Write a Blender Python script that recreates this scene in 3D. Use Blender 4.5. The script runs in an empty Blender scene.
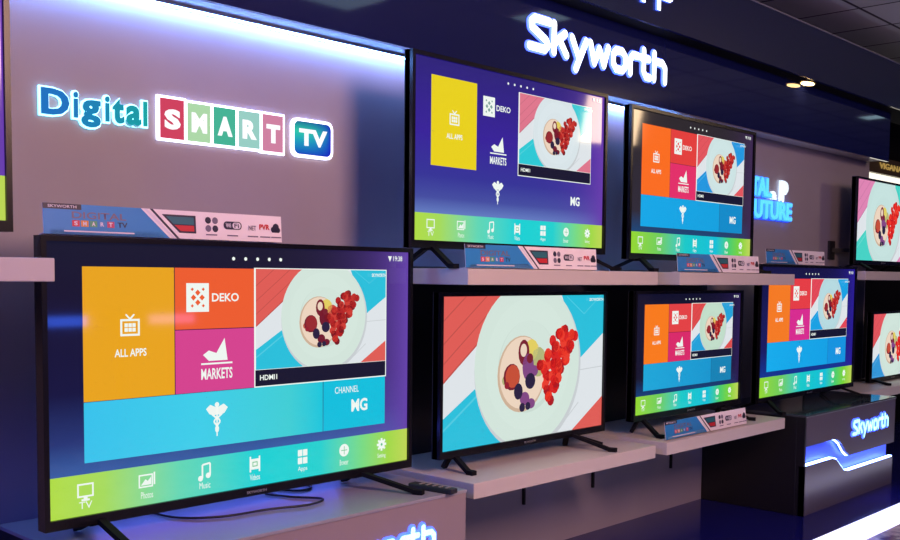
import bpy, bmesh, math, random
from mathutils import Vector, Matrix
random.seed(7)
C = bpy.context.scene.collection
scn = bpy.context.scene

# ------------------------------------------------------------------ camera
cd = bpy.data.cameras.new('camera'); cam = bpy.data.objects.new('camera', cd); C.objects.link(cam)
yaw, pitch, roll = math.radians(43.4906), math.radians(-3.6266), math.radians(0.5832)
F = Vector((math.cos(yaw)*math.cos(pitch), math.sin(yaw)*math.cos(pitch), math.sin(pitch)))
R0 = Vector((math.sin(yaw), -math.cos(yaw), 0)); U0 = R0.cross(F)
R = math.cos(roll)*R0 + math.sin(roll)*U0; U = -math.sin(roll)*R0 + math.cos(roll)*U0
cam.matrix_world = Matrix(((R.x, U.x, -F.x, 0), (R.y, U.y, -F.y, 0), (R.z, U.z, -F.z, 1.40), (0, 0, 0, 1)))
cd.sensor_width = 36; cd.lens = 1009.6/900*36; cd.shift_y = 69.45/900
cd.clip_start = 0.05; cd.clip_end = 100
scn.camera = cam

# ------------------------------------------------------------------ light, exposure
scn.view_settings.view_transform = 'Standard'; scn.view_settings.look = 'None'
scn.view_settings.gamma = 1; scn.view_settings.exposure = 0; scn.view_settings.use_curve_mapping = False
w = bpy.data.worlds.new('world'); scn.world = w; w.use_nodes = True
w.node_tree.nodes['Background'].inputs[0].default_value = (0.08, 0.09, 0.42, 1)
w.node_tree.nodes['Background'].inputs[1].default_value = 0.11

def area(name, loc, target, size, power, color, sy=None):
    l = bpy.data.lights.new(name, 'AREA'); l.energy = power; l.color = color; l.size = size
    if sy: l.shape = 'RECTANGLE'; l.size_y = sy
    o = bpy.data.objects.new(name, l); C.objects.link(o); o.location = loc
    o.rotation_euler = (Vector(target)-Vector(loc)).to_track_quat('-Z', 'Y').to_euler()
    return o
area('showroom_light', (2.3, -0.9, 2.9), (3.6, 3.0, 1.1), 1.2, 140, (1.0, 0.57, 0.46))
area('showroom_light_far', (9.0, -0.6, 3.15), (7.4, 3.2, 1.6), .7, 24, (1.0, 0.70, 0.42))
area('blue_stage_light', (-1.6, 1.2, 2.5), (3.2, 3.0, 1.2), .8, 48, (0.06, 0.10, 1.0))
area('blue_stage_light_far', (5.2, -1.5, 2.9), (6.2, 2.6, 0.2), 1.0, 14, (0.08, 0.12, 1.0))

# ------------------------------------------------------------------ helpers
def lin(c):
    return tuple(((x/255)/12.92 if x/255 <= .04045 else ((x/255+.055)/1.055)**2.4) for x in c)
MATS = {}
def mat(name, rgb, rough=.5, metal=0, emit=None, estr=1, spec=.5, coat=0, bump=None):
    if name in MATS: return MATS[name]
    m = bpy.data.materials.new(name); m.use_nodes = True; nt = m.node_tree
    b = nt.nodes['Principled BSDF']
    b.inputs['Base Color'].default_value = (*rgb, 1); b.inputs['Roughness'].default_value = rough
    b.inputs['Metallic'].default_value = metal; b.inputs['Specular IOR Level'].default_value = spec
    b.inputs['Coat Weight'].default_value = coat; b.inputs['Coat Roughness'].default_value = .05
    if emit:
        b.inputs['Emission Color'].default_value = (*emit, 1); b.inputs['Emission Strength'].default_value = estr
    if bump:
        t = nt.nodes.new('ShaderNodeTexCoord'); n = nt.nodes.new('ShaderNodeTexNoise'); n.inputs['Scale'].default_value = bump[0]
        bp = nt.nodes.new('ShaderNodeBump'); bp.inputs['Strength'].default_value = bump[1]; bp.inputs['Distance'].default_value = .002
        nt.links.new(t.outputs['Object'], n.inputs['Vector']); nt.links.new(n.outputs['Fac'], bp.inputs['Height']); nt.links.new(bp.outputs[0], b.inputs['Normal'])
        cr = nt.nodes.new('ShaderNodeMixRGB'); cr.blend_type = 'MULTIPLY'; cr.inputs[0].default_value = .12
        cr.inputs[1].default_value = (*rgb, 1); n2 = nt.nodes.new('ShaderNodeTexNoise'); n2.inputs['Scale'].default_value = 3.5
        nt.links.new(t.outputs['Object'], n2.inputs['Vector']); nt.links.new(n2.outputs['Fac'], cr.inputs[2]); nt.links.new(cr.outputs[0], b.inputs['Base Color'])
    MATS[name] = m
    return m
def glow(name, srgb, s=1.0, rough=.05):
    """a displayed colour on a screen or a lit sign"""
    c = lin(srgb)
    return mat(name, (.01, .01, .01), rough=rough, spec=.5 if rough < .3 else .1, emit=c, estr=s)
def ramp_glow(name, stops, axis=0, other=None, s=1.0):
    """screen colour running along the screen (UV); other=(srgb, power) fades to a second colour along the other axis"""
    if name in MATS: return MATS[name]
    m = mat(name, (.01, .01, .01), rough=.05, spec=.5, emit=(1, 1, 1), estr=s); nt = m.node_tree
    b = nt.nodes['Principled BSDF']
    t = nt.nodes.new('ShaderNodeUVMap'); sp = nt.nodes.new('ShaderNodeSeparateXYZ'); nt.links.new(t.outputs[0], sp.inputs[0])
    r = nt.nodes.new('ShaderNodeValToRGB'); nt.links.new(sp.outputs[axis], r.inputs[0])
    e = r.color_ramp.elements
    while len(e) < len(stops): e.new(.5)
    for i, (p, c) in enumerate(stops): e[i].position = p; e[i].color = (*lin(c), 1)
    out = r.outputs[0]
    if other:
        mx = nt.nodes.new('ShaderNodeMixRGB'); pw = nt.nodes.new('ShaderNodeMath'); pw.operation = 'POWER'; pw.inputs[1].default_value = other[1]
        nt.links.new(sp.outputs[1-axis], pw.inputs[0]); nt.links.new(pw.outputs[0], mx.inputs[0]); nt.links.new(out, mx.inputs[1])
        mx.inputs[2].default_value = (*lin(other[0]), 1); out = mx.outputs[0]
    nt.links.new(out, b.inputs['Emission Color'])
    return m

def link(name, bm, mats, parent=None, smooth=False):
    me = bpy.data.meshes.new(name); bm.normal_update(); bm.to_mesh(me); bm.free()
    if not isinstance(mats, (list, tuple)): mats = [mats]
    for m in mats: me.materials.append(m)
    if smooth:
        for p in me.polygons: p.use_smooth = True
    o = bpy.data.objects.new(name, me); C.objects.link(o)
    if parent: o.parent = parent
    return o
def thing(name, label, cat, loc=(0, 0, 0), group=None):
    o = bpy.data.objects.new(name, None); C.objects.link(o); o.location = loc; o.empty_display_size = .1
    return tag(o, label, cat, group)
def tag(o, label, cat, group=None):
    o['label'] = label; o['category'] = cat
    if group: o['group'] = group
    return o
def struct(o): o['kind'] = 'structure'; return o

def box(bm, x0, x1, y0, y1, z0, z1, mi=0, bev=0):
    r = bmesh.ops.create_cube(bm, size=1)
    vs = r['verts']
    bmesh.ops.scale(bm, vec=(x1-x0, y1-y0, z1-z0), verts=vs)
    bmesh.ops.translate(bm, vec=((x0+x1)/2, (y0+y1)/2, (z0+z1)/2), verts=vs)
    fs = set(f for v in vs for f in v.link_faces)
    for f in fs: f.material_index = mi
    if bev:
        es = list(set(e for f in fs for e in f.edges))
        r = bmesh.ops.bevel(bm, geom=es, offset=bev, segments=2, affect='EDGES', profile=.5)
        for f in r['faces']: f.material_index = mi
def boxobj(name, m, parent, *a, bev=0):
    bm = bmesh.new(); box(bm, *a, bev=bev); return link(name, bm, m, parent)
def prism(bm, pts, y0, y1, mi=0):
    """polygon of (x, z) points given depth y0..y1"""
    a = [bm.verts.new((p[0], y0, p[1])) for p in pts]; b = [bm.verts.new((p[0], y1, p[1])) for p in pts]
    fs = [bm.faces.new(a), bm.faces.new(b[::-1])]
    n = len(pts)
    for i in range(n): fs.append(bm.faces.new((a[i], b[i], b[(i+1) % n], a[(i+1) % n])))
    bmesh.ops.recalc_face_normals(bm, faces=fs)
    for f in fs: f.material_index = mi
    return fs
def bar(bm, p, q, wx, h, mi=0):
    """a straight bar of rectangular section from p to q (section wx across, h up)"""
    p, q = Vector(p), Vector(q); d = (q-p).normalized()
    s = d.cross(Vector((0, 0, 1)))
    s = s.normalized() if s.length > 1e-4 else Vector((1, 0, 0))
    u = s.cross(d)
    vs = [[bm.verts.new(c + s*sx*wx/2 + u*su*h/2) for sx, su in ((-1, -1), (1, -1), (1, 1), (-1, 1))] for c in (p, q)]
    fs = [bm.faces.new(vs[0]), bm.faces.new(vs[1][::-1])]
    for i in range(4): fs.append(bm.faces.new((vs[0][i], vs[1][i], vs[1][(i+1) % 4], vs[0][(i+1) % 4])))
    bmesh.ops.recalc_face_normals(bm, faces=fs)
    for f in fs: f.material_index = mi
def tube(bm, pts, r, n=8):
    pts = [Vector(p) for p in pts]; rings = []
    for i, p in enumerate(pts):
        d = (pts[min(i+1, len(pts)-1)] - pts[max(i-1, 0)]).normalized()
        s = d.cross(Vector((0, 0, 1))); s = s.normalized() if s.length > 1e-4 else Vector((1, 0, 0)); u = s.cross(d)
        rings.append([bm.verts.new(p + (s*math.cos(a)+u*math.sin(a))*r) for a in [2*math.pi*k/n for k in range(n)]])
    for a, b in zip(rings, rings[1:]):
        for k in range(n): bm.faces.new((a[k], a[(k+1) % n], b[(k+1) % n], b[k]))
    bm.faces.new(rings[0]); bm.faces.new(rings[-1][::-1])
    bmesh.ops.recalc_face_normals(bm, faces=bm.faces)
def spline(ctrl, n=8):
    P = [Vector(c) for c in ctrl]; P = [P[0]*2-P[1]]+P+[P[-1]*2-P[-2]]; out = []
    for i in range(1, len(P)-2):
        for k in range(n):
            t = k/n
            out.append(.5*((2*P[i])+(P[i+1]-P[i-1])*t+(2*P[i-1]-5*P[i]+4*P[i+1]-P[i+2])*t*t+(3*P[i]-P[i-1]-3*P[i+1]+P[i+2])*t**3))
    return out+[P[-2]]

TXT = {}
def text_mesh(s, offset=0.0, extrude=0.0):
    k = (s, offset, extrude)
    if k in TXT: return TXT[k]
    cu = bpy.data.curves.new('t', 'FONT'); cu.body = s; cu.offset = offset; cu.extrude = extrude; cu.resolution_u = 3
    o = bpy.data.objects.new('t', cu); C.objects.link(o)
    dg = bpy.context.evaluated_depsgraph_get(); dg.update()
    me = bpy.data.meshes.new_from_object(o.evaluated_get(dg))
    bpy.data.objects.remove(o); bpy.data.curves.remove(cu)
    TXT[k] = me
    return me
def add_text(bm, s, x0, z0, w_, h_, y, mi, offset=0.0, extrude=0.0, box_h=None):
    """lettering whose bounding box is x0..x0+w_, z0..z0+h_, facing -Y; extrude is real depth in metres"""
    me = text_mesh(s, offset, 1.0 if extrude else 0)
    n0 = len(bm.verts); f0 = len(bm.faces)
    bm.from_mesh(me); bm.verts.ensure_lookup_table(); bm.faces.ensure_lookup_table()
    vs = bm.verts[n0:]
    xs = [v.co.x for v in vs]; ys = [v.co.y for v in vs]
    ax, bx, ay, by = min(xs), max(xs), min(ys), max(ys)
    for v in vs:
        v.co = Vector((x0+(v.co.x-ax)/(bx-ax)*w_, y - v.co.z*extrude/2, z0+(v.co.y-ay)/(by-ay)*h_))
    for f in bm.faces[f0:]: f.material_index = mi

# ------------------------------------------------------------------ flat graphics (screens, printed cards)
def clip_poly(pts, R):
    x0, x1, z0, z1 = R
    for ax, lim, sg in ((0, x0, 1), (0, x1, -1), (1, z0, 1), (1, z1, -1)):
        out = []
        for i in range(len(pts)):
            a, b = pts[i-1], pts[i]; da = (a[ax]-lim)*sg; db = (b[ax]-lim)*sg
            if (da >= 0) != (db >= 0):
                t = da/(da-db); out.append((a[0]+(b[0]-a[0])*t, a[1]+(b[1]-a[1])*t))
            if db >= 0: out.append(b)
        pts = out
        if len(pts) < 3: return []
    return pts
class Flat:
    def __init__(s, y, W, H, eps=.0004):
        s.bm = bmesh.new(); s.y = y; s.W = W; s.H = H; s.eps = eps; s.mats = []; s.L = 0; s.clip = (0, W, 0, H)
    def mi(s, m):
        if m not in s.mats: s.mats.append(m)
        return s.mats.index(m)
    def up(s, n=1): s.L += n
    def poly(s, pts, m):
        pts = clip_poly(list(pts), s.clip)
        if len(pts) < 3: return
        vs = [s.bm.verts.new((p[0], s.y - s.L*s.eps, p[1])) for p in pts]
        a = sum(pts[i-1][0]*pts[i][1]-pts[i][0]*pts[i-1][1] for i in range(len(pts)))
        if a < 0: vs = vs[::-1]
        f = s.bm.faces.new(vs); f.material_index = s.mi(m)
    def rect(s, x0, x1, z0, z1, m): s.poly([(x0, z0), (x1, z0), (x1, z1), (x0, z1)], m)
    def disc(s, cx, cz, r, m, rz=None, n=24, a0=0):
        rz = rz or r
        s.poly([(cx+r*math.cos(2*math.pi*k/n+a0), cz+rz*math.sin(2*math.pi*k/n+a0)) for k in range(n)], m)
    def rrect(s, x0, x1, z0, z1, r, m):
        p = []
        for cx, cz, a in ((x1-r, z1-r, 0), (x0+r, z1-r, 90), (x0+r, z0+r, 180), (x1-r, z0+r, 270)):
            for k in range(5): t = math.radians(a+k*22.5); p.append((cx+r*math.cos(t), cz+r*math.sin(t)))
        s.poly(p, m)
    def frame(s, x0, x1, z0, z1, t, m):
        s.rect(x0, x1, z0, z0+t, m); s.rect(x0, x1, z1-t, z1, m); s.rect(x0, x0+t, z0+t, z1-t, m); s.rect(x1-t, x1, z0+t, z1-t, m)
    def line(s, pts, t, m):
        for (a, b), (c, d) in zip(pts, pts[1:]):
            l = math.hypot(c-a, d-b); nx, nz = -(d-b)/l*t/2, (c-a)/l*t/2
            s.poly([(a+nx, b+nz), (a-nx, b-nz), (c-nx, d-nz), (c+nx, d+nz)], m)
    def text(s, t, x0, z0, w_, h_, m, off=.01): add_text(s.bm, t, x0, z0, w_, h_, s.y-s.L*s.eps, s.mi(m), off)
    def done(s, name, parent, back=None):
        while s.bm.loops.layers.uv: s.bm.loops.layers.uv.remove(s.bm.loops.layers.uv[0])
        uvl = s.bm.loops.layers.uv.new('UVMap')
        for f in s.bm.faces:
            for l in f.loops: l[uvl].uv = (l.vert.co.x/s.W, l.vert.co.z/s.H)
        return link(name, s.bm, s.mats, parent)

WHITE = lambda: glow('screen_white', (238, 246, 240))
def dessert(g, X0, X1, Z0, Z1, pal, seed=3, detail=True):
    """the picture of a plated dessert on coloured planks, in the rectangle given"""
    P = {'red': (222, 92, 84), 'cyan': (38, 190, 218), 'white': (222, 228, 232), 'plate': (210, 228, 218)}
    P.update(pal); tg = '_'.join('%d' % v for k in ('red', 'cyan', 'plate') for v in P[k])
    red = glow('picture_red_'+tg, P['red']); redd = glow('picture_red_dark_'+tg, tuple(int(v*.86) for v in P['red']))
    cy = glow('picture_cyan_'+tg, P['cyan']); cyl = glow('picture_cyan_light_'+tg, tuple(int(v*.8+50) for v in P['cyan']))
    wh = glow('picture_white_'+tg, P['white']); whd = glow('picture_white_dark_'+tg, tuple(int(v*.9) for v in P['white']))
    pl = glow('picture_plate_'+tg, P['plate']); pld = glow('picture_plate_rim_'+tg, tuple(int(v*.965) for v in P['plate'])); pll = glow('picture_plate_well_'+tg, tuple(min(255, int(v*1.012)) for v in P['plate']))
    w_, h_ = X1-X0, Z1-Z0; old = g.clip; g.clip = (X0, X1, Z0, Z1)
    T = lambda u, v: (X0+u*w_, Z0+v*h_)
    Q = lambda pts, m: g.poly([T(*p) for p in pts], m)
    Q([(0, 0), (1, 0), (1, 1), (0, 1)], wh); g.up()
    Q([(0, .43), (.45, 1.02), (0, 1.02)], red)
    Q([(0, -.02), (.335, -.02), (.335, .0), (.18, .385), (0, .2)], cy)
    Q([(.70, 1.02), (.837, .53), (1.02, .73), (1.02, 1.02)], cy)
    Q([(.77, -.02), (1.02, .245), (1.02, -.02)], red); g.up()
    for a in (.55, .68, .83): g.line([T(0, a), T((1-a)*.76, 1.0)], .004*w_, redd)
    g.line([T(0, .43), T(.45, 1.02)], .006*w_, redd)
    g.line([T(0, .12), T(.2, .345)], .008*w_, cyl); g.line([T(0, .205), T(.18, .39)], .006*w_, wh)
    g.line([T(.74, .99), T(.86, .86), T(1, 1.02)], .004*w_, cyl)
    g.line([T(.8, .44), T(1, .455)], .004*w_, whd); g.line([T(.66, -.02), T(.83, .2)], .005*w_, whd)
    g.up()
    cx, cz = T(.502, .52); r = .326*w_
    g.disc(cx+.006*w_, cz-.012*w_, r*1.02, whd, n=48); g.up()
    g.disc(cx, cz, r, pl, n=48); g.up()
    g.disc(cx, cz, r*.80, pll, n=48); g.up()
    g.disc(cx-.01*w_, cz-.01*w_, r*.56, pld, n=40); g.up()
    g.disc(cx-.01*w_, cz-.0*w_, r*.53, pl, n=40); g.up()
    cream = glow('dessert_cream', (236, 212, 190)); creamd = glow('dessert_cream_edge', (205, 176, 150))
    dx, dz = T(.452, .455)
    g.disc(dx, dz, .146*w_, creamd, .268*h_, n=30); g.up()
    g.disc(dx+.004*w_, dz+.008*h_, .138*w_, cream, .252*h_, n=30); g.up()
    fig = glow('dessert_fig', (196, 78, 52)); figd = glow('dessert_fig_peel', (120, 30, 45)); pur = glow('dessert_purple', (128, 70, 130))
    grn = glow('dessert_green', (176, 180, 120)); yel = glow('dessert_yellow', (226, 206, 96)); blk = glow('dessert_blueberry', (38, 30, 62)); gl = glow('dessert_cherry', (150, 30, 45))
    if not detail: fig = glow('dessert_red', (150, 40, 44)); pur = glow('dessert_wine', (112, 22, 42)); grn = glow('dessert_brick', (196, 90, 70))
    D = lambda u, v, ru, m, k=1.0, n=14: g.disc(*T(u, v), ru*w_, m, ru*w_*k, n)
    D(.51, .62, .042, yel); D(.555, .53, .05, grn, 1.2); D(.35, .42, .018, grn); g.up()
    D(.462, .605, .034, figd, 1.5); D(.39, .44, .05, figd, 1.05); D(.49, .50, .036, pur, 1.5); D(.47, .28, .03, pur, .9); D(.51, .24, .026, pur, .8); g.up()
    D(.46, .62, .02, cream, 1.3); D(.395, .445, .043, fig, 1.05); D(.50, .56, .02, figd); D(.53, .47, .022, pur); g.up()
    D(.503, .40, .032, blk, 1.0); D(.43, .335, .027, blk, 1.2); D(.455, .22, .018, blk); D(.49, .225, .016, blk); D(.36, .385, .014, gl); g.up()
    reds = [glow('currant_a', (214, 34, 30)), glow('currant_b', (232, 60, 42)), glow('currant_c', (170, 20, 28))] if detail else [glow('currant_d', (176, 34, 34)), glow('currant_e', (204, 60, 50)), glow('currant_f', (120, 18, 28))]
    rnd = random.Random(seed)
    sh = 0 if detail else -.045
    path = [(.63, .27), (.62, .34), (.655, .35), (.60, .42), (.65, .45), (.69, .44), (.63, .52), (.68, .52), (.72, .50), (.64, .60), (.69, .60), (.74, .58), (.65, .66), (.70, .67), (.76, .66), (.73, .72), (.68, .72), (.77, .70), (.66, .40), (.58, .50), (.60, .57)]
    for i, (u, v) in enumerate(path):
        for k in range(3):
            D(u+sh+rnd.uniform(-.022, .022), v+rnd.uniform(-.03, .03), .023, reds[(i+k) % 3], 1.0, 9)
        if i % 2: g.up()
    g.up()
    g.clip = old

def icon_tvset(g, cx, cz, s, m, inner=True):
    g.frame(cx-.5*s, cx+.5*s, cz-.4*s, cz+.4*s, .1*s, m)
    if inner:
        g.line([(cx, cz+.4*s), (cx-.22*s, cz+.62*s)], .08*s, m); g.line([(cx, cz+.4*s), (cx+.22*s, cz+.62*s)], .08*s, m)
        for i in (-1, 0, 1):
            for j in (-1, 1): g.rect(cx+i*.2*s-.085*s, cx+i*.2*s+.085*s, cz+j*.11*s-.09*s, cz+j*.11*s+.09*s, m)
    else:
        g.rect(cx-.25*s, cx+.25*s, cz-.62*s, cz-.5*s, m); g.rect(cx-.12*s, cx+.12*s, cz-.52*s, cz-.4*s, m)

STYLES = {
 'main':  dict(bg=[(0, (52, 92, 165)), (.16, (50, 90, 160)), (.27, (34, 52, 116)), (.45, (14, 16, 62)), (.8, (16, 14, 46)), (1, (18, 20, 44))], side=(100, 66, 170), apps=(232, 163, 24), deko=(236, 92, 44), mk=(212, 66, 142), cy=[(0, (52, 190, 236)), (.35, (60, 205, 232)), (.6, (62, 205, 212)), (.72, (0, 196, 220))], teal=(4, 190, 220), tiles=True, pal={}),
 'purple': dict(bg=[(0, (100, 126, 192)), (.16, (96, 120, 190)), (.24, (66, 76, 160)), (.36, (50, 50, 150)), (.6, (52, 30, 152)), (1, (38, 28, 118))], side=(104, 60, 172), apps=(232, 208, 20), deko=None, mk=None, cy=None, teal=None, tiles=False, pal={'red': (222, 118, 140), 'cyan': (40, 200, 212), 'plate': (216, 228, 232)}),
 'orange': dict(bg=[(0, (20, 70, 120)), (.17, (26, 66, 112)), (.3, (44, 40, 52)), (1, (40, 36, 40))], side=(60, 40, 80), apps=(250, 108, 26), deko=(226, 62, 58), mk=(226, 46, 104), cy=[(0, (12, 168, 232)), (.7, (12, 160, 222))], teal=(10, 138, 200), tiles=True, pal={'red': (226, 84, 92), 'cyan': (30, 150, 222), 'plate': (204, 226, 226)}),
 'small': dict(bg=[(0, (12, 60, 120)), (.17, (14, 58, 112)), (.3, (14, 16, 44)), (1, (14, 14, 40))], side=(40, 26, 80), apps=(248, 122, 20), deko=(226, 64, 66), mk=(216, 40, 104), cy=[(0, (26, 168, 218)), (.7, (20, 150, 206))], teal=(16, 130, 180), tiles=True, pal={'red': (222, 72, 72), 'cyan': (30, 160, 216), 'plate': (192, 220, 200)}),
 'blue':  dict(bg=[(0, (14, 50, 140)), (.17, (14, 50, 140)), (.35, (18, 24, 96)), (1, (16, 16, 62))], side=(40, 26, 150), apps=(244, 122, 28), deko=(228, 60, 66), mk=(214, 42, 142), cy=[(0, (16, 172, 236)), (.7, (14, 160, 228))], teal=(16, 146, 222), tiles=True, pal={'red': (226, 70, 84), 'cyan': (20, 160, 226), 'plate': (180, 216, 222)}),
}
def ui_screen(g, style):
    S = STYLES[style]; W, H = g.W, g.H; wt = WHITE()
    u = lambda a: a*W
    v = lambda a: (1-a)*H
    bgm = ramp_glow('menu_background_'+style, S['bg'], 1, (S['side'], 8.0))
    g.rect(0, W, 0, H, bgm); g.up()
    strip = ramp_glow('menu_icon_bar_'+('vivid' if style in ('orange', 'small', 'blue') else 'soft'),
        [(0, (150, 216, 40)), (.22, (110, 205, 90)), (.42, (20, 200, 200)), (.68, (12, 190, 214)), (.8, (70, 205, 110)), (.9, (120, 210, 50)), (1, (190, 215, 90))] if style in ('orange', 'small', 'blue') else
        [(0, (176, 220, 66)), (.12, (164, 218, 90)), (.3, (96, 214, 180)), (.5, (16, 208, 212)), (.7, (30, 208, 206)), (.84, (120, 218, 130)), (.93, (160, 216, 70)), (1, (190, 214, 84))], 0)
    g.rect(0, W, 0, v(.848), strip)
    g.rect(u(.077), u(.288), v(.583), v(.088), glow('apps_tile_'+style, S['apps']))
    if S['tiles']:
        g.rect(u(.290), u(.499), v(.330), v(.088), glow('deko_tile_'+style, S['deko']))
        g.rect(u(.290), u(.499), v(.583), v(.333), glow('markets_tile_'+style, S['mk']))
        g.rect(u(.077), u(.706), v(.808), v(.585), ramp_glow('wide_tile_'+style, S['cy'], 0))
        g.rect(u(.708), u(.917), v(.808), v(.585), glow('corner_tile_'+style, S['teal']))
    g.rect(u(.499), u(.921), v(.585), v(.084), wt); g.up()
    g.rect(u(.502), u(.918), v(.580), v(.512), glow('caption_bar_'+style, (16, 18, 44)))
    g.up(); g.text('HDMI1', u(.515), v(.556), u(.05), H*.022, wt, .02)
    # icons
    icon_tvset(g, u(.182), v(.315), W*.045, wt)
    g.text('ALL APPS', u(.146), v(.425), u(.074), H*.03, wt, .02)
    g.rect(u(.318), u(.376), v(.262), v(.148), wt)
    g.text('DEKO', u(.384), v(.222), u(.072), H*.034, wt, .02)
    mk = (u(.395), v(.43))
    g.poly([(mk[0]-.035*W, mk[1]-.005*H), (mk[0]-.02*W, mk[1]+.012*H), (mk[0], mk[1]+.0*H), (mk[0]+.022*W, mk[1]+.06*H), (mk[0]+.03*W, mk[1]-.03*H), (mk[0]-.02*W, mk[1]-.03*H)], wt)
    g.rect(u(.355), u(.438), v(.475), v(.468), wt)
    g.text('MARKETS', u(.355), v(.535), u(.083), H*.045, wt, .02)
    cx, cz = u(.396), v(.69)
    for s_ in (-1, 1):
        g.poly([(cx, cz+.038*H), (cx+s_*.018*W, cz+.052*H), (cx+s_*.029*W, cz+.036*H), (cx+s_*.02*W, cz+.014*H), (cx+s_*.008*W, cz+.006*H), (cx, cz+.012*H)], wt)
        g.line([(cx+s_*(.013-.0016*k)*W*math.cos(k*1.05), cz+.012*H-k*.0105*H) for k in range(8)], .0042*W, wt)
    g.disc(cx, cz+.05*H, .006*W, wt, n=12)
    g.poly([(cx-.0022*W, cz+.05*H), (cx+.0022*W, cz+.05*H), (cx+.0015*W, cz-.078*H), (cx-.0015*W, cz-.078*H)], wt)
    g.text('MG', u(.80), v(.735), u(.055), H*.058, wt, .03)
    if style == 'main': g.text('CHANNEL', u(.745), v(.645), u(.08), H*.03, wt, .0)
    if S['tiles']: ic = glow('deko_emblem_'+style, S['deko'])
    else: ic = glow('deko_emblem_grey', (120, 160, 150))
    g.up()
    for a in range(4):
        t = math.pi/2*a
        g.disc(u(.347)+.011*W*math.cos(t), v(.205)+.011*W*math.sin(t), .007*W, ic, n=4, a0=t)
        g.disc(u(.347)+.02*W*math.cos(t+.785), v(.205)+.026*W*math.sin(t+.785), .004*W, ic, n=4)
    # icon bar
    xs = [.078, .218, .363, .500, .642, .776, .906]
    names = ['TV', 'Photos', 'Music', 'Videos', 'Apps', 'Browser', 'Setting']
    z = v(.907); s = W*.036
    sm = glow('icon_bar_shade_'+style, (90, 190, 130))
    for i, (a, nm) in enumerate(zip(xs, names)):
        c = u(a)
        if i == 0: icon_tvset(g, c, z, s, wt, False)
        elif i == 1:
            g.frame(c-.55*s, c+.4*s, z-.4*s, z+.4*s, .09*s, wt); g.rect(c+.44*s, c+.55*s, z-.28*s, z+.48*s, wt)
            g.poly([(c-.4*s, z-.25*s), (c-.1*s, z+.1*s), (c+.05*s, z-.02*s), (c+.28*s, z+.22*s), (c+.28*s, z-.25*s)], wt)
        elif i == 2:
            g.line([(c-.18*s, z-.4*s), (c-.18*s, z+.45*s), (c+.38*s, z+.52*s), (c+.38*s, z-.25*s)], .12*s, wt)
            g.disc(c-.32*s, z-.4*s, .18*s, wt, n=12); g.disc(c+.24*s, z-.26*s, .18*s, wt, n=12)
        elif i == 3:
            g.rect(c-.42*s, c+.42*s, z-.35*s, z+.35*s, wt); g.rect(c-.42*s, c-.3*s, z-.52*s, z+.52*s, wt); g.rect(c+.3*s, c+.42*s, z-.52*s, z+.52*s, wt)
        elif i == 4:
            for p in (-1, 1):
                for q in (-1, 1): g.rect(c+p*.22*s-.19*s, c+p*.22*s+.19*s, z+q*.27*s-.22*s, z+q*.27*s+.22*s, wt)
        elif i == 5: g.disc(c, z, .45*s, wt, n=20)
        else:
            g.disc(c, z, .32*s, wt, n=16)
            for k in range(8):
                t = math.pi/4*k; g.line([(c+.2*s*math.cos(t), z+.2*s*math.sin(t)), (c+.47*s*math.cos(t), z+.47*s*math.sin(t))], .18*s, wt)
        g.text(nm, c-.4*s, v(.975), .8*s, .026*H, wt, .0)
    g.up()
    for i in (1, 3, 5, 6):
        c = u(xs[i])
        if i == 3: g.frame(c-.2*s, c+.2*s, z-.16*s, z+.16*s, .06*s, sm)
        if i == 5: g.line([(c-.28*s, z), (c+.28*s, z)], .05*s, sm); g.line([(c, z-.3*s), (c, z+.3*s)], .05*s, sm)
        if i == 6: g.disc(c, z, .1*s, sm, n=10)
    # status line
    for k in range(5): g.disc(u(.442+k*.0333), v(.048), W*.0042, wt, n=10)
    g.poly([(u(.925), v(.02)), (u(.939), v(.02)), (u(.932), v(.046))], wt); g.text('19:38', u(.944), v(.043), u(.033), H*.024, wt, .01)
    dessert(g, u(.503), u(.917), v(.510), v(.088), S['pal'], detail=False)
    g.up(6); g.text('SKYWORTH', u(.86), v(.118), u(.05), H*.016, wt, .02)

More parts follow.
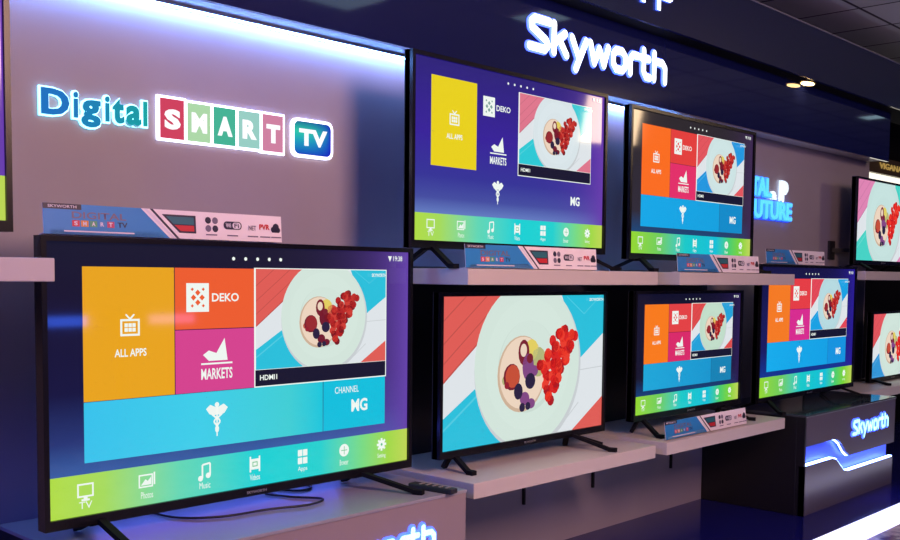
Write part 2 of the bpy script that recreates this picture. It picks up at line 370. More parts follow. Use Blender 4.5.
BLACK = mat('gloss_black_plastic', (.006, .006, .008), rough=.25, spec=.35)
MATTE = mat('matt_black_plastic', (.018, .018, .02), rough=.55, bump=(300, .2))
LEG = mat('matt_black_leg', (.006, .006, .008), rough=.7, spec=.15)
SILVER = mat('silver_logo', (.6, .6, .62), rough=.3, metal=.8)
def tv(x0, W, z_bot, Y, content, label, base_z, pal=None, legs=None, vleg=False, splay=(.10, .10), reach=(.125, .125), back=.15):
    """flat television: screen W wide, its lower left screen corner at (x0, Y, z_bot)"""
    H = W*9/16
    t = thing('television', label, 'television', (x0, Y, base_z), 'televisions on the display wall')
    zb = z_bot-base_z
    # screen
    g = Flat(0, W, H)
    if content == 'picture':
        g.rect(0, W, 0, H, glow('screen_black', (8, 8, 12))); g.up()
        dessert(g, 0, W, 0, H, pal or {})
        g.up(); g.text('SKYWORTH', W*.885, H*.955, W*.10, H*.022, WHITE(), .02)
    else: ui_screen(g, content)
    s = g.done('screen', t); s.location = (0, 0, zb)
    # bezel: four mitred bars round the screen
    a, c, d = .016, .016, .030
    bm = bmesh.new(); o = (-a, W+a, -d, H+c); i = (0, W, 0, H)
    prism(bm, [(o[0], o[2]), (i[0], i[2]), (i[0], i[3]), (o[0], o[3])], -.012, .03)
    prism(bm, [(o[1], o[2]), (i[1], i[2]), (i[1], i[3]), (o[1], o[3])], -.012, .03)
    prism(bm, [(o[0], o[3]), (i[0], i[3]), (i[1], i[3]), (o[1], o[3])], -.012, .03)
    prism(bm, [(o[0], o[2]), (i[0], i[2]), (i[1], i[2]), (o[1], o[2])], -.012, .03)
    f = link('bezel', bm, BLACK, t); f.location = (0, 0, zb)
    # back housing, thin at the edge and thicker low down
    bm = bmesh.new(); box(bm, -a, W+a, .004, .034, -d, H+c)
    pr = [(.034, H*.72), (.034, -.01), (.075, .0), (.08, H*.35), (.06, H*.6)]
    for sx in (0,):
        va = [bm.verts.new((W*.12, p[0], p[1])) for p in pr]; vb = [bm.verts.new((W*.88, p[0], p[1])) for p in pr]
        fs = [bm.faces.new(va), bm.faces.new(vb[::-1])]+[bm.faces.new((va[k], vb[k], vb[(k+1) % 5], va[(k+1) % 5])) for k in range(5)]
        bmesh.ops.recalc_face_normals(bm, faces=fs)
    h = link('back_housing', bm, MATTE, t); h.location = (0, 0, zb)
    # maker's lettering on the lower bezel
    bm = bmesh.new(); add_text(bm, 'SKYWORTH', W/2-.04, -.021, .08, .009, -.0125, 0, .02)
    l = link('logo', bm, SILVER, t); l.location = (0, 0, zb)
    # two splayed legs
    L = legs or (.10, .82)
    for k, u_ in enumerate(L):
        sg = -splay[0] if k == 0 else splay[1]; rc = reach[k]; xx = W*u_; bm = bmesh.new(); top = zb-d+.012
        bar(bm, (xx, .012, top), (xx+sg, -rc, .011), .024, .016)
        bar(bm, (xx, .02, top), (xx+sg*.5, back, .010), .024, .016)
        bar(bm, (xx+sg, -rc, .009), (xx+sg*1.15, -rc-.035, .009), .028, .018)
        box(bm, xx-.03, xx+.03, .004, .034, top-.02, zb-d+.02)
        if vleg and k: bar(bm, (xx, .012, top), (xx+sg+.10, -.05, .011), .02, .016)
        link('leg', bm, LEG, t)
    return t

# ------------------------------------------------------------------ setting
wallm = mat('painted_board_wall', (.40, .36, .41), rough=.55, bump=(40, .1))
fl = mat('dark_blue_gloss_floor', (.012, .014, .17), rough=.10, spec=.5, bump=(6, .02))
bm = bmesh.new(); box(bm, -3, 8.25, 3.2, 3.35, 0, 2.98); struct(link('wall_back', bm, wallm))
bm = bmesh.new(); box(bm, -3, 16, 2.26, 7, -.05, 0); struct(link('floor', bm, fl))
# outer floor, pale marble
mm = mat('pale_marble_floor', (.5, .45, .6), rough=.15); nt = mm.node_tree
n = nt.nodes.new('ShaderNodeTexNoise'); n.inputs['Scale'].default_value = 6; n.inputs['Detail'].default_value = 8
r = nt.nodes.new('ShaderNodeValToRGB'); r.color_ramp.elements[0].position = .42; r.color_ramp.elements[0].color = (.12, .07, .22, 1)
r.color_ramp.elements[1].position = .58; r.color_ramp.elements[1].color = (.8, .78, .85, 1)
t_ = nt.nodes.new('ShaderNodeTexCoord'); nt.links.new(t_.outputs['Object'], n.inputs['Vector']); nt.links.new(n.outputs['Fac'], r.inputs[0]); nt.links.new(r.outputs[0], nt.nodes['Principled BSDF'].inputs['Base Color'])
bm = bmesh.new(); box(bm, -3, 16, -4, 2.06, -.05, 0); struct(link('floor', bm, mm))
bm = bmesh.new(); box(bm, 3.0, 12, 2.06, 2.26, -.05, .001); o = link('floor_light_strip', bm, mat('lit_floor_glass', (.8, .8, .9), emit=(.72, .72, 1.0), estr=1.6))
tag(o, 'long glowing white light strip set in the floor before the pedestals', 'floor light')
bm = bmesh.new(); box(bm, -3, 3.0, 2.06, 2.26, -.05, 0); struct(link('floor', bm, fl))
# ceiling of square tiles
cm = mat('ceiling_tiles', (.30, .30, .33), rough=.9); nt = cm.node_tree
t_ = nt.nodes.new('ShaderNodeTexCoord'); bk = nt.nodes.new('ShaderNodeTexBrick'); bk.offset = 0
mp = nt.nodes.new('ShaderNodeMapping'); mp.inputs['Location'].default_value = (0, -.5, 0)
bk.inputs['Scale'].default_value = 1; bk.inputs['Brick Width'].default_value = .6; bk.inputs['Row Height'].default_value = .6; bk.inputs['Mortar Size'].default_value = .012
bk.inputs['Color1'].default_value = (.6, .63, .62, 1); bk.inputs['Color2'].default_value = (.52, .55, .54, 1); bk.inputs['Mortar'].default_value = (.05, .05, .06, 1)
nt.links.new(t_.outputs['Object'], mp.inputs[0]); nt.links.new(mp.outputs[0], bk.inputs['Vector']); nt.links.new(bk.outputs['Color'], nt.nodes['Principled BSDF'].inputs['Base Color'])
bm = bmesh.new(); box(bm, -3, 16, -4, 7, 3.3, 3.4); struct(link('ceiling', bm, cm))

HB, HT, HY = 2.33, 2.708, 3.03      # header bottom, top, front plane
navy = mat('navy_gloss_fascia', (.007, .011, .075), rough=.05, spec=.5)
navy2 = mat('navy_canopy', (.003, .006, .05), rough=.25)
blackm = mat('black_soffit', (.006, .006, .008), rough=.9, spec=.1); blackp = mat('black_cloth_panel', (.004, .004, .006), rough=.95, spec=.1)
bm = bmesh.new(); box(bm, -3, 8.2, HY, HY+.02, HB, HT); box(bm, -3, 8.2, HY+.02, 3.2, HB+.012, HB+.03, 1); struct(link('trim_1', bm, [navy, mat('soffit_board', (.5, .5, .55), rough=.5)]))
bm = bmesh.new(); box(bm, -3, 12, 2.93, 3.2, HT, HT+.012, 1); box(bm, -3, 12, 2.91, 2.93, HT, 3.04, 0); struct(link('trim_2', bm, [navy2, blackm]))
edge = mat('canopy_edge_trim', (.35, .36, .42), rough=.3, metal=.6)
bm = bmesh.new(); box(bm, -3, 12, 2.905, 2.935, 3.04, 3.048); struct(link('trim_3', bm, edge))

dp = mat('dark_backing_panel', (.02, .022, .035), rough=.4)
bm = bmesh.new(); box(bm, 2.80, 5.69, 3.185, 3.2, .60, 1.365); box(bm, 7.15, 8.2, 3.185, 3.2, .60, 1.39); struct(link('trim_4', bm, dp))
# added strip hidden behind the largest screen, to turn its counter blue
t = thing('light_strip', 'added hidden blue strip low on the wall, colouring the counter behind the largest screen', 'light strip', (1.62, 3.2, .70))
boxobj('profile', mat('strip_profile', (.5, .5, .5), rough=.4), t, 0, 1.08, -.012, 0, 0, .02)
boxobj('diffuser', mat('added_blue_glow', (.2, .2, .9), emit=(.09, .12, 1.0), estr=15), t, .005, 1.075, -.016, -.012, .002, .018)
# LED strip behind the header lip
led = mat('led_strip_light', (.8, .8, .9), emit=(.15, .37, 1.0), estr=100)
for a, b, lb in ((-.5, 5.3, 'bright blue-white light strip along the wall top over the lettered wall and the upper screens'),):
    bm = bmesh.new(); box(bm, 0, b-a, -.030, -.010, 0, .012); t = thing('light_strip', lb, 'light strip', (a, 3.2, HB-.001)); link('profile', bm, mat('strip_profile', (.5, .5, .5), rough=.4), t)
    bm = bmesh.new(); box(bm, .002, b-a-.002, -.027, -.013, -.003, 0); link('diffuser', bm, led, t)

# ------------------------------------------------------------------ shelves
shelfm = mat('pale_laminate_shelf', (.66, .60, .54), rough=.45, bump=(60, .05))
slotm = mat('bracket_black', (.01, .01, .012), rough=.8)  # plain black of the shelf brackets
def shelf(x0, x1, z, y0, label, grp, brackets=()):
    t = thing('display_shelf', label, 'shelf', (x0, 3.2, z-.062), grp)
    boxobj('board', shelfm, t, 0, x1-x0, y0-3.2, 0, 0, .062, bev=.003)
    for bx in brackets: boxobj('bracket', slotm, t, bx-x0-.006, bx-x0+.006, -.014, 0, -.29, 0)
    return t
ZU, ZL = 1.427, .60
shelf(-.1, 1.209, ZU+.008, 2.575, 'pale wall shelf cut by the left picture edge, its end before the large menu screen', 'upper wall shelves')
shelf(2.81, 4.136, ZU, 2.575, 'pale upper shelf under the purple menu screen and above the full dessert picture', 'upper wall shelves')
shelf(4.333, 5.598, ZU, 2.575, 'pale upper shelf under the orange-tiled menu screen, second long one from the left', 'upper wall shelves')
shelf(7.15, 8.9, ZU+.033, 2.77, 'short piece of upper shelf at the right picture edge under the thin-framed picture screen', 'upper wall shelves')
shelf(2.857, 4.152, ZL, 2.575, 'pale lower shelf carrying the large dessert picture screen', 'lower wall shelves', (3.92,))
shelf(4.252, 5.53, ZL, 2.575, 'pale lower shelf beside the dark pedestal, with a label card on its front edge', 'lower wall shelves', (4.515, 5.321))
shelf(7.15, 8.9, ZL, 2.77, 'lower shelf beyond the dark pedestal at the right picture edge', 'lower wall shelves')

# ------------------------------------------------------------------ glowing rounded lettering
GL = {'S': (1.0, [[(.95, .9), (.28, .9), (.12, .78), (.14, .64), (.80, .36), (.88, .24), (.74, .1), (.05, .1)]]),
      'k': (.80, [[(.1, .1), (.1, .9)], [(.12, .36), (.62, .70)], [(.34, .5), (.70, .1)]]),
      'y': (.88, [[(.1, .66), (.44, .12)], [(.80, .66), (.30, -.22)]]),
      'w': (1.10, [[(.08, .66), (.28, .1), (.54, .56), (.78, .1), (1.0, .66)]]),
      'o': (.90, [[(.28, .1), (.62, .1), (.78, .24), (.78, .54), (.62, .68), (.28, .68), (.12, .54), (.12, .24), (.28, .1)]]),
      'r': (.60, [[(.1, .1), (.1, .54), (.24, .68), (.52, .68)]]),
      't': (.66, [[(.2, .92), (.2, .24), (.34, .1), (.56, .1)], [(.0, .68), (.5, .68)]]),
      'h': (.86, [[(.1, .1), (.1, .92)], [(.1, .68), (.60, .68), (.76, .54), (.76, .1)]])}
def strokes(bm, ch, x0, z0, s, sx, yf, yb, wd, mf, ms):
    for pl in GL[ch][1]:
        P = [(x0+a*s*sx, z0+b*s) for a, b in pl]
        for (a, b), (c, d) in zip(P, P[1:]):
            l = math.hypot(c-a, d-b); nx, nz = -(d-b)/l*wd/2, (c-a)/l*wd/2
            fs = prism(bm, [(a+nx, b+nz), (a-nx, b-nz), (c-nx, d-nz), (c+nx, d+nz)], yf, yb, ms)
            fs[0].material_index = mf
        for a, b in P:
            fs = prism(bm, [(a+wd/2*math.cos(t), b+wd/2*math.sin(t)) for t in [math.pi*2*k/12 for k in range(12)]], yf-.0002, yb, ms)
            fs[0].material_index = mf
white_face = mat('sign_face_white', (.8, .8, .9), emit=(.86, .93, 1.0), estr=3.0)
blue_side_halo = mat('sign_side_halo_blue', (.3, .4, 1), emit=(.05, .13, 1.0), estr=2.6)
def skyworth(parent, x0, z0, cap, width, yf, yb, wd, mf, ms, halo=.012):
    tot = sum(GL[c][0] for c in 'Skyworth')+.06*7; sx = width/(tot*cap); x = x0
    for c in 'Skyworth':
        bm = bmesh.new(); strokes(bm, c, x, z0, cap, sx, yf, yb-.003, wd, mf, ms); strokes(bm, c, x, z0, cap, sx, yb-.004, yb, wd+halo, ms, ms)  # wider blue strokes behind each letter paint its halo of light
        link('letter', bm, [white_face, blue_side_halo] if parent_face is None else parent_face, parent)
        x += (GL[c][0]+.06)*cap*sx
parent_face = None
t = thing('illuminated_sign', 'large white glowing Skyworth lettering on the navy fascia', 'sign', (3.68, HY, 2.44))
skyworth(t, .012, .014, .165, 1.20, -.010, 0, .038, 0, 1, .014)
# upper sign, only its lower tips in view
t = thing('illuminated_sign', 'blue-haloed white letter tips on the canopy, cut off by the top edge', 'sign', (4.46, 2.91, 2.785))
for k, (xx, zz) in enumerate(((.0, .012), (.145, .0))):
    bm = bmesh.new()
    for pl in ([(0, 0), (0, .18)], [(0, .075), (.11, .075), (.13, .1), (.13, .16), (.11, .18), (0, .18)]):
        P = [(xx+a, zz+b) for a, b in pl]
        for (a, b), (c, d) in zip(P, P[1:]):
            l = math.hypot(c-a, d-b); nx, nz = -(d-b)/l*.016, (c-a)/l*.016
            fs = prism(bm, [(a+nx, b+nz), (a-nx, b-nz), (c-nx, d-nz), (c+nx, d+nz)], -.012, 0, 1); fs[0].material_index = 0
    link('letter', bm, [white_face, blue_side_halo], t)

# "Digital SMART TV" wall sign
t = thing('wall_sign', 'backlit Digital SMART TV sign in teal letters and coloured blocks above the large menu screen', 'sign', (1.453, 3.2, 1.84))
def sx_(x): return x-1.453
halo = mat('sign_halo_cyan', (.6, .9, 1), emit=(.35, .85, 1.0), estr=1.7)
halo_w = mat('sign_halo_white', (.8, .8, 1), emit=(.85, .85, 1.0), estr=1.8)
for i, (ch, xa, wa, za, ha) in enumerate((('D', 1.458, .092, 1.902, .083), ('i', 1.566, .014, 1.902, .083), ('g', 1.592, .066, 1.876, .089), ('i', 1.676, .014, 1.902, .083), ('t', 1.703, .040, 1.900, .081), ('a', 1.752, .054, 1.900, .066), ('l', 1.816, .013, 1.902, .083))):
    k = i/6; col = tuple(int(a*(1-k)+b*k) for a, b in zip((14, 112, 190), (0, 160, 160)))
    bm = bmesh.new(); add_text(bm, ch, sx_(xa), za-1.84, wa, ha, -.016, 0, .038 if ch not in 'il' else .03, .006)
    add_text(bm, ch, sx_(xa)-.006, za-1.84-.006, wa+.012, ha+.012, -.007, 1, .075 if ch not in 'il' else .05, .010)
    link('letter', bm, [glow('digital_letter_%d' % i, col, 1.0, .7), halo], t)
for i, (ch, col) in enumerate(zip('SMART', ((206, 62, 92), (172, 216, 168), (64, 178, 148), (150, 206, 196), (206, 128, 160)))):
    xa = 1.874+i*.1085; z0, z1 = 1.866+(0 if i != 4 else -.004), 2.008+(0 if i else .004)
    bm = bmesh.new(); box(bm, sx_(xa)-.006, sx_(xa)+.112, -.014, -.002, z0-1.84-.006, z1-1.84+.006, bev=.004)
    pl = link('block', bm, halo_w, t)
    bm = bmesh.new(); box(bm, sx_(xa)+.006, sx_(xa)+.100, -.016, -.012, z0-1.84+.004, z1-1.84-.004, 0)
    add_text(bm, ch, sx_(xa)+.022, z0-1.84+.036, .062, .070, -.018, 1, .05, .004)
    link('letter_face', bm, [glow('smart_face_%d' % i, col, 1.0, .7), glow('smart_letter', (250, 250, 255), 1.1, .7)], pl)
bm = bmesh.new()
def rr(x0, x1, z0, z1, r):
    p = []
    for cx, cz, a in ((x1-r, z1-r, 0), (x0+r, z1-r, 90), (x0+r, z0+r, 180), (x1-r, z0+r, 270)):
        for k in range(5): q = math.radians(a+k*22.5); p.append((cx+r*math.cos(q), cz+r*math.sin(q)))
    return p
prism(bm, rr(sx_(2.452), sx_(2.660), .018, .170, .03), -.014, -.002)
pl = link('block', bm, halo_w, t)
W_, H_ = .184, .128
g = Flat(0, W_, H_)
gm = ramp_glow('tv_block_gradient', [(0, (10, 70, 190)), (.35, (20, 150, 190)), (.7, (40, 200, 170)), (1, (20, 110, 150))], 1, ((10, 20, 190), 3))
g.poly(rr(0, W_, 0, H_, .022), gm); g.up(4); g.text('TV', .022, .034, .142, .066, glow('smart_letter', (250, 250, 255), 1.1), .05)
o = g.done('letter_face', pl); o.location = (sx_(2.464), -.015, .030)

# "DIGITAL & FUTURE" wall sign
t = thing('wall_sign', 'glowing blue two-line wall sign reading FUTURE below, half hidden by the orange-tiled screen', 'sign', (5.86, 3.2, 1.80))
bl = mat('future_letter_blue', (.1, .5, 1), emit=(.10, .68, 1.0), estr=1.0); hb = mat('future_halo', (.1, .2, 1), emit=(.10, .22, 1.0), estr=2.2)
wl = mat('future_white', (.8, .9, 1), emit=(.7, .9, 1.0), estr=1.0)
def word(s, x0, x1, z0, z1, m1, m2, off=.02):
    bm = bmesh.new(); add_text(bm, s, x0-5.86, z0-1.80, x1-x0, z1-z0, -.032, 0, off, .006)
    add_text(bm, s, x0-5.868, z0-1.806, x1-x0+.016, z1-z0+.012, -.02, 1, off+.05, .014)
    link('word', bm, [m1, m2], t)
hw = mat('future_halo_cyan', (.1, .2, 1), emit=(.04, .30, 1.0), estr=1.2)
word('DIGITAL', 5.90, 6.49, 1.95, 2.075, bl, hw); word('&', 6.50, 6.57, 1.945, 1.99, wl, wl); word('P', 6.64, 6.74, 1.935, 2.07, wl, wl, .05)
word('FUTURE', 6.17, 6.81, 1.805, 1.925, bl, hw)
bm = bmesh.new(); box(bm, 6.16-5.86, 6.825-5.86, -.004, 0, -.005, .135); link('painted_halo', bm, mat('future_wall_glow', (.05, .1, .6), emit=(.03, .07, .8), estr=.8), t)  # thin glowing plate painting the blue glow around the lower word

# ------------------------------------------------------------------ pedestals
pedm = mat('dark_gloss_pedestal', (.12, .11, .14), rough=.25); pedb = mat('black_gloss_side', (.008, .008, .01), rough=.35)
pedt = mat('smoked_glass_top', (.05, .06, .07), rough=.08)
pedt2 = mat('grey_laminate_top', (.34, .34, .38), rough=.3)
wave = mat('wave_recess_blue', (.10, .18, .95), rough=.4); waveled = mat('wave_led', (.8, .8, 1), emit=(.20, .34, 1.0), estr=14)
txtface = mat('pedestal_letter_face', (.5, .9, 1), emit=(.40, .92, 1.0), estr=1.5)
txtside_halo = mat('pedestal_letter_side_halo', (.1, .2, 1), emit=(.05, .12, 1.0), estr=2.5)
def pedestal(x0, w_, label, front, top):
    global parent_face
    t = thing('display_pedestal', label, 'pedestal', (x0, 2.53, 0))
    D = 3.198-2.53
    bm = bmesh.new(); box(bm, 0, w_, .05, D, 0, .588, bev=.002)
    box(bm, 0, .02, 0, .05, 0, .588); link('body', bm, pedb, t)
    boxobj('top', top, t, -.002, w_+.002, -.004, D, .588, .60, bev=.002)
    a = w_/1.40
    up = [(.02, .588), (w_, .588), (w_, .285), (.655*a, .285), (.60*a, .315), (.53*a, .375), (.47*a, .405), (.41*a, .414), (.02, .414)]
    bm = bmesh.new(); prism(bm, up, 0, .03); link('upper_panel', bm, front, t)
    lo = [(.0, 0), (w_-.02, 0), (w_-.02, .187), (.645*a, .187), (.58*a, .20), (.52*a, .24), (.46*a, .283), (.40*a, .297), (.0, .297)]
    bm = bmesh.new(); prism(bm, lo, 0, .03); link('lower_panel', bm, front, t)
    bm = bmesh.new(); prism(bm, [(.02, .18), (w_-.02, .10), (w_-.02, .36), (.02, .45)], .045, .0495); link('recess_panel', bm, wave, t)
    bm = bmesh.new()
    edge_ = lo[3:]
    for (p, q) in zip(edge_, edge_[1:]): q = (max(q[0], .021), q[1]); prism(bm, [p, q, (q[0], q[1]+.007), (p[0], p[1]+.007)], .004, .026)
    prism(bm, [(w_-.02, .187), (.645*a, .187), (.645*a, .194), (w_-.02, .194)], .004, .026)
    e2 = up[2:]
    for (p, q) in zip(e2, e2[1:]):
        if p != q and q[0] > .02 : prism(bm, [(p[0], p[1]-.006), (q[0], q[1]-.006), q, p], .022, .030)
    link('light_edge', bm, waveled, t)
    parent_face = [txtface, txtside_halo]
    skyworth(t, .69, .408, .098, .60, -.009, 0, .021, 0, 1, .016)
    return t
pinkf = mat('light_laminate_front', (.33, .27, .28), rough=.35)
pedestal(1.302, 1.46, 'pedestal under the largest menu screen, showing only its top and glowing letter tips', pinkf, pedt2)
pedestal(5.70, 1.43, 'dark grey pedestal with glowing blue wave recess and small Skyworth letters, at lower right', pedm, pedt)

# ------------------------------------------------------------------ televisions
tv(-.25, 1.424, 1.507+.03, 2.793, 'purple', 'screen cut off by the left picture edge, standing on the left shelf', ZU+.008)
tv(1.282, 1.424, .685, 2.793, 'main', 'largest menu screen with amber ALL APPS tile, at the left on a low pedestal', ZL, legs=(.110, .83), splay=(.0, .10), reach=(.185, .185))
tv(2.728, 1.254, 1.536, 2.793, 'purple', 'upper menu screen with violet background and single yellow tile', ZU, legs=(.09, .87), splay=(.03, .08))
tv(4.215, 1.252, 1.520, 2.793, 'orange', 'upper menu screen with orange tile on charcoal background, right of the purple one', ZU, legs=(.09, .87))
tv(2.895, 1.112, .690, 2.793, 'picture', 'lower screen showing a dessert plate on red and cyan planks across its whole face', ZL, pal={}, legs=(.075, .78), vleg=True, splay=(.0, .08), reach=(.075, .16), back=.06)
tv(4.286, 1.085, .706, 2.793, 'small', 'smallest menu screen, on the lower shelf below the orange-tiled screen and behind a label card', ZL, legs=(.08, .84), splay=(.02, .08), reach=(.10, .12), back=.06)
tv(5.615, 1.395, .686, 2.793, 'blue', 'menu screen with deep blue background standing on the dark pedestal', ZL, legs=(.10, .86))
tv(7.465, 1.06, 1.545, 2.98, 'picture', 'upper picture screen at the right edge with pink and teal planks, thin black frame', ZU+.033, pal={'red': (222, 132, 178), 'cyan': (70, 210, 196), 'plate': (196, 224, 220)})
tv(7.85, .88, .640, 2.98, 'picture', 'lower picture screen cut by the right picture edge, standing beyond the dark pedestal', ZL, pal={'red': (226, 84, 90), 'cyan': (50, 150, 214), 'plate': (206, 226, 216)})

# ------------------------------------------------------------------ feature cards
CW, CH = .83, .088
def card(loc, rot, label, scale=1.0):
    t = thing('feature_card', label, 'label card', loc, 'feature label cards'); t.rotation_euler = rot; t.scale = (scale,)*3
    pap = mat('card_paper', (.95, .88, .87), rough=.6)
    boxobj('board', pap, t, 0, CW, 0, .002, 0, CH)
    boxobj('foot_fold', pap, t, .002, CW-.002, .002, .035, 0, .0015)
    def pm(n, c): return mat('print_'+n, lin(c), rough=.45)
    g = Flat(-.0004, CW, CH, .0002)
    bl = pm('blue', (44, 140, 205)); dk = pm('dark', (40, 36, 60)); rd = pm('red', (208, 40, 50)); wh = pm('white', (236, 230, 236)); gr = pm('grey', (120, 110, 130)); lb = pm('light_blue', (120, 190, 235))
    g.poly([(0, 0), (.40, 0), (.305, CH), (0, CH)], bl); g.poly([(.02, 0), (.38, 0), (.37, .018), (.02, .012)], lb)
    g.poly([(.335, CH), (.345, CH), (.435, 0), (.425, 0)], dk); g.poly([(.315, CH), (.325, CH), (.42, 0), (.41, 0)], wh)
    g.poly([(.375, .074), (.495, .074), (.495, .018), (.435, .018)], dk); g.up()
    g.rect(0, .115, .072, CH, dk); g.poly([(.39, .068), (.488, .068), (.488, .045), (.415, .045)], pm('teal', (40, 110, 120))); g.poly([(.418, .042), (.488, .042), (.488, .024), (.44, .024)], rd); g.up()
    g.text('SKYWORTH', .015, .076, .085, .008, wh); g.text('DIGITAL', .085, .047, .17, .020, gr, .02)
    cols = [(214, 50, 70), (230, 150, 60), (90, 170, 120), (70, 140, 200), (200, 70, 110)]
    for i, ch in enumerate('SMART'):
        g.rect(.085+i*.027, .108+i*.027, .024, .042, pm('s%d' % i, cols[i]))
    g.text('TV', .226, .025, .032, .016, dk, .02); g.rect(.06, .28, .008, .012, wh); g.up()
    for i, ch in enumerate('SMART'): g.text(ch, .091+i*.027, .027, .011, .012, wh, .03)
    for i in (0, 1):
        for j in (0, 1): g.disc(.54+i*.026, .036+j*.026, .011, dk if i != j else gr, n=12)
    g.rrect(.598, .668, .036, .062, .012, dk); g.up(); g.rrect(.632, .664, .039, .059, .009, wh); g.up(); g.text('Wi', .606, .042, .020, .014, wh, .02); g.text('Fi', .639, .042, .018, .014, dk, .02)
    g.text('NET', .695, .036, .030, .016, gr, .02); g.text('PVR', .738, .040, .042, .018, rd, .04)
    g.disc(.795, .042, .010, dk, n=12); g.disc(.806, .050, .013, dk, n=12); g.disc(.815, .041, .009, dk, n=12); g.rect(.79, .818, .032, .042, dk)
    for x in (.53, .61, .69, .74, .785): g.rect(x, x+.042, .014, .018, gr)
    g.done('print', t)
    return t
card((1.283, 2.800, 1.5065), (math.radians(-4), 0, 0), 'long feature card on top of the large menu screen at the left')
card((2.808, 2.585, ZU+.0035), (math.radians(-5), 0, 0), 'feature card on the upper shelf below the purple menu screen', 1.02)
card((4.330, 2.585, ZU+.0035), (math.radians(-5), 0, 0), 'feature card on the upper shelf below the orange-tiled menu screen', 1.02)
card((5.697, 2.800, 1.4915), (math.radians(-4), 0, 0), 'feature card on top of the blue menu screen beneath the FUTURE sign', 1.0)
card((4.290, 2.604, ZL+.0055), (math.radians(-8), 0, 0), 'feature card standing on the lower shelf next to the dark pedestal', 1.0)

# ------------------------------------------------------------------ small things
t = thing('remote_control', 'slim black remote control lying by the right foot of the large menu screen', 'remote control', (2.655, 2.60, ZL), None)
t.rotation_euler = (0, 0, math.radians(8))
bm = bmesh.new(); box(bm, -.022, .022, -.10, .10, 0.0, .020, bev=.005); link('body', bm, MATTE, t)
btn = mat('remote_button_beige', (.45, .40, .33), rough=.5)
for i in range(3):
    for j in range(5): boxobj('button', btn, t, -.014+i*.011, -.008+i*.011, -.075+j*.03, -.067+j*.03, .019, .0225)
cabm = mat('black_cable', (.012, .012, .014), rough=.45)
def cable(pts, label, r=.004):
    bm = bmesh.new(); tube(bm, spline(pts), r); tag(link('power_cable', bm, cabm, None, True), label, 'cable')
z = ZL+.005
cable([(1.72, 2.99, z), (1.75, 2.86, z), (1.86, 2.78, z), (2.02, 2.76, z), (2.17, 2.72, z), (2.26, 2.76, z), (2.20, 2.86, z), (2.16, 2.96, z)], 'black cable looping on the counter under the large menu screen')
cable([(2.20, 3.08, z), (2.28, 2.93, z), (2.36, 2.95, z), (2.38, 3.10, z)], 'short black cable behind the right leg of the large menu screen')
z = ZU+.005
cable([(3.00, 3.08, z), (3.02, 2.98, z+.0), (3.06, 2.93, z), (3.10, 2.98, z), (3.12, 3.08, z)], 'small black cable loop on the upper shelf behind the purple menu screen', .005)
cable([(4.45, 3.05, z), (4.55, 2.95, z), (4.72, 2.97, z), (4.80, 3.06, z)], 'black cable on the upper shelf behind the orange-tiled menu screen', .006)
# bracket behind the far upper screen
t = thing('wall_bracket', 'dark swivel bracket on the wall left of the pink-planked screen', 'bracket', (7.55, 3.2, 1.62))
boxobj('plate', MATTE, t, -.05, .05, -.015, 0, -.07, .07)
bm = bmesh.new(); bar(bm, (0, -.01, 0), (.12, -.13, .0), .02, .03); link('arm', bm, MATTE, t)
# warm downlight in the canopy soffit
t = thing('downlight', 'warm glowing recessed downlight under the dark canopy', 'lamp', (6.58, 2.981, HT))
bm = bmesh.new(); bmesh.ops.create_cone(bm, cap_ends=True, segments=24, radius1=.044, radius2=.044, depth=.008); o = link('trim_ring', bm, mat('brass_ring', (.5, .33, .12), rough=.3, metal=.9), t); o.location.z = -.003; o.scale.x = 2.0
bm = bmesh.new(); bmesh.ops.create_cone(bm, cap_ends=True, segments=24, radius1=.034, radius2=.034, depth=.006); o = link('bulb', bm, mat('warm_bulb', (1, .9, .7), emit=(1.0, .66, .25), estr=14), t); o.location.z = -.0085; o.scale.x = 2.0
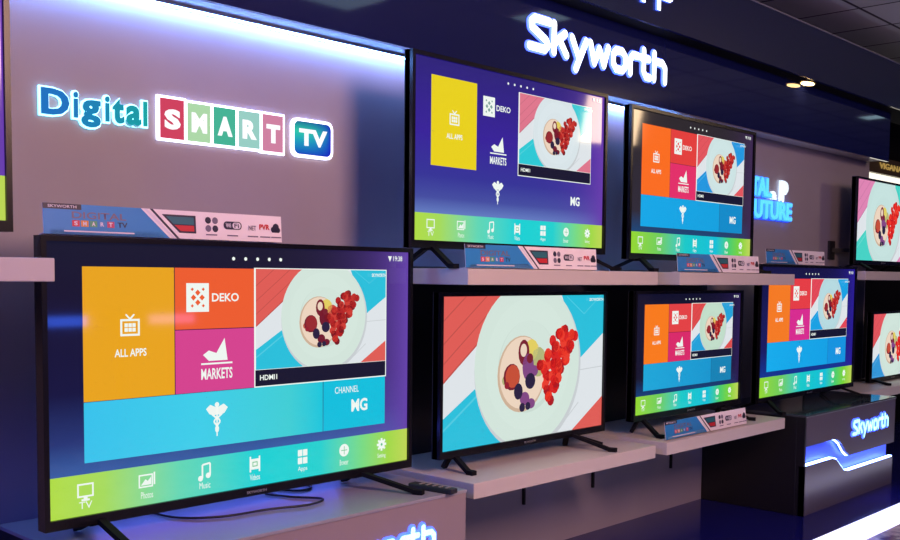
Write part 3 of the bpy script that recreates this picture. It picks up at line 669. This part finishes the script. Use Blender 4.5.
# ceiling light panels of the hall
pn = mat('ceiling_panel_light', (.8, .9, .9), emit=(.55, .85, 1.0), estr=1.6)
for i, (q, cx, cy, lb) in enumerate(((.22, 4.6, .66, 'square ceiling light panel before the Skyworth fascia'), (.16, 5.9, 1.35, 'square ceiling light panel nearest the canopy'), (.14, 12.0, 1.45, 'square ceiling light panel at the far right end'))):
    t = thing('ceiling_light', lb, 'lamp', (cx, cy, 3.3), 'ceiling light panels')
    boxobj('diffuser', pn, t, -q, q, -q, q, -.012, 0); p = q+.02
    bm = bmesh.new()
    for a in ((-p, p, -p, -q), (-p, p, q, p), (-p, -q, -q, q), (q, p, -q, q)): box(bm, *a, -.016, 0)
    link('frame', bm, mat('panel_frame', (.6, .6, .6)), t)
# neighbouring stand at the far right
t = thing('neighbouring_stand', 'next stand at far right with gold lettering over a bright white panel', 'stand', (9.0, 3.6, 0))
boxobj('back_panel', blackp, t, -.6, 4.0, .02, .12, 0, 3.3)
boxobj('lit_panel', mat('bright_white_panel', (.8, .8, .8), emit=(1.0, .97, .80), estr=1.2), t, .2, 2.4, 0, .02, 1.95, 2.37)
boxobj('sign_board', mat('gold_board', (.09, .06, .015), rough=.4), t, .2, 2.4, -.02, .02, 2.375, 2.52)
bm = bmesh.new(); add_text(bm, 'VIGANAS', .46, 2.42, .62, .055, -.024, 0, .02, .006); link('lettering', bm, mat('gold_letter', (.8, .6, .2), rough=.4, emit=(.8, .55, .12), estr=.3), t)

# added glowing bar out of view, only to put streaks in the large screen
t = thing('added_streak_bar', 'added unseen blue and pink bar, there to streak the large menu screen', 'lamp', (3.70, -2.5, .98))
boxobj('housing', MATTE, t, -.02, 1.42, -.05, -.002, -.05, .06)
boxobj('blue_streak_emitter', mat('blue_streak_glow', (.2, .3, 1), emit=(.04, .14, 1.0), estr=14), t, 0, .36, -.004, 0.01, -.035, .045)
boxobj('pink_streak_emitter', mat('pink_streak_glow', (1, .5, .9), emit=(.9, .35, .9), estr=5), t, .95, 1.40, -.004, 0.01, -.035, .045)
boxobj('post', MATTE, t, .65, .72, -.05, -.01, -.98, -.05)
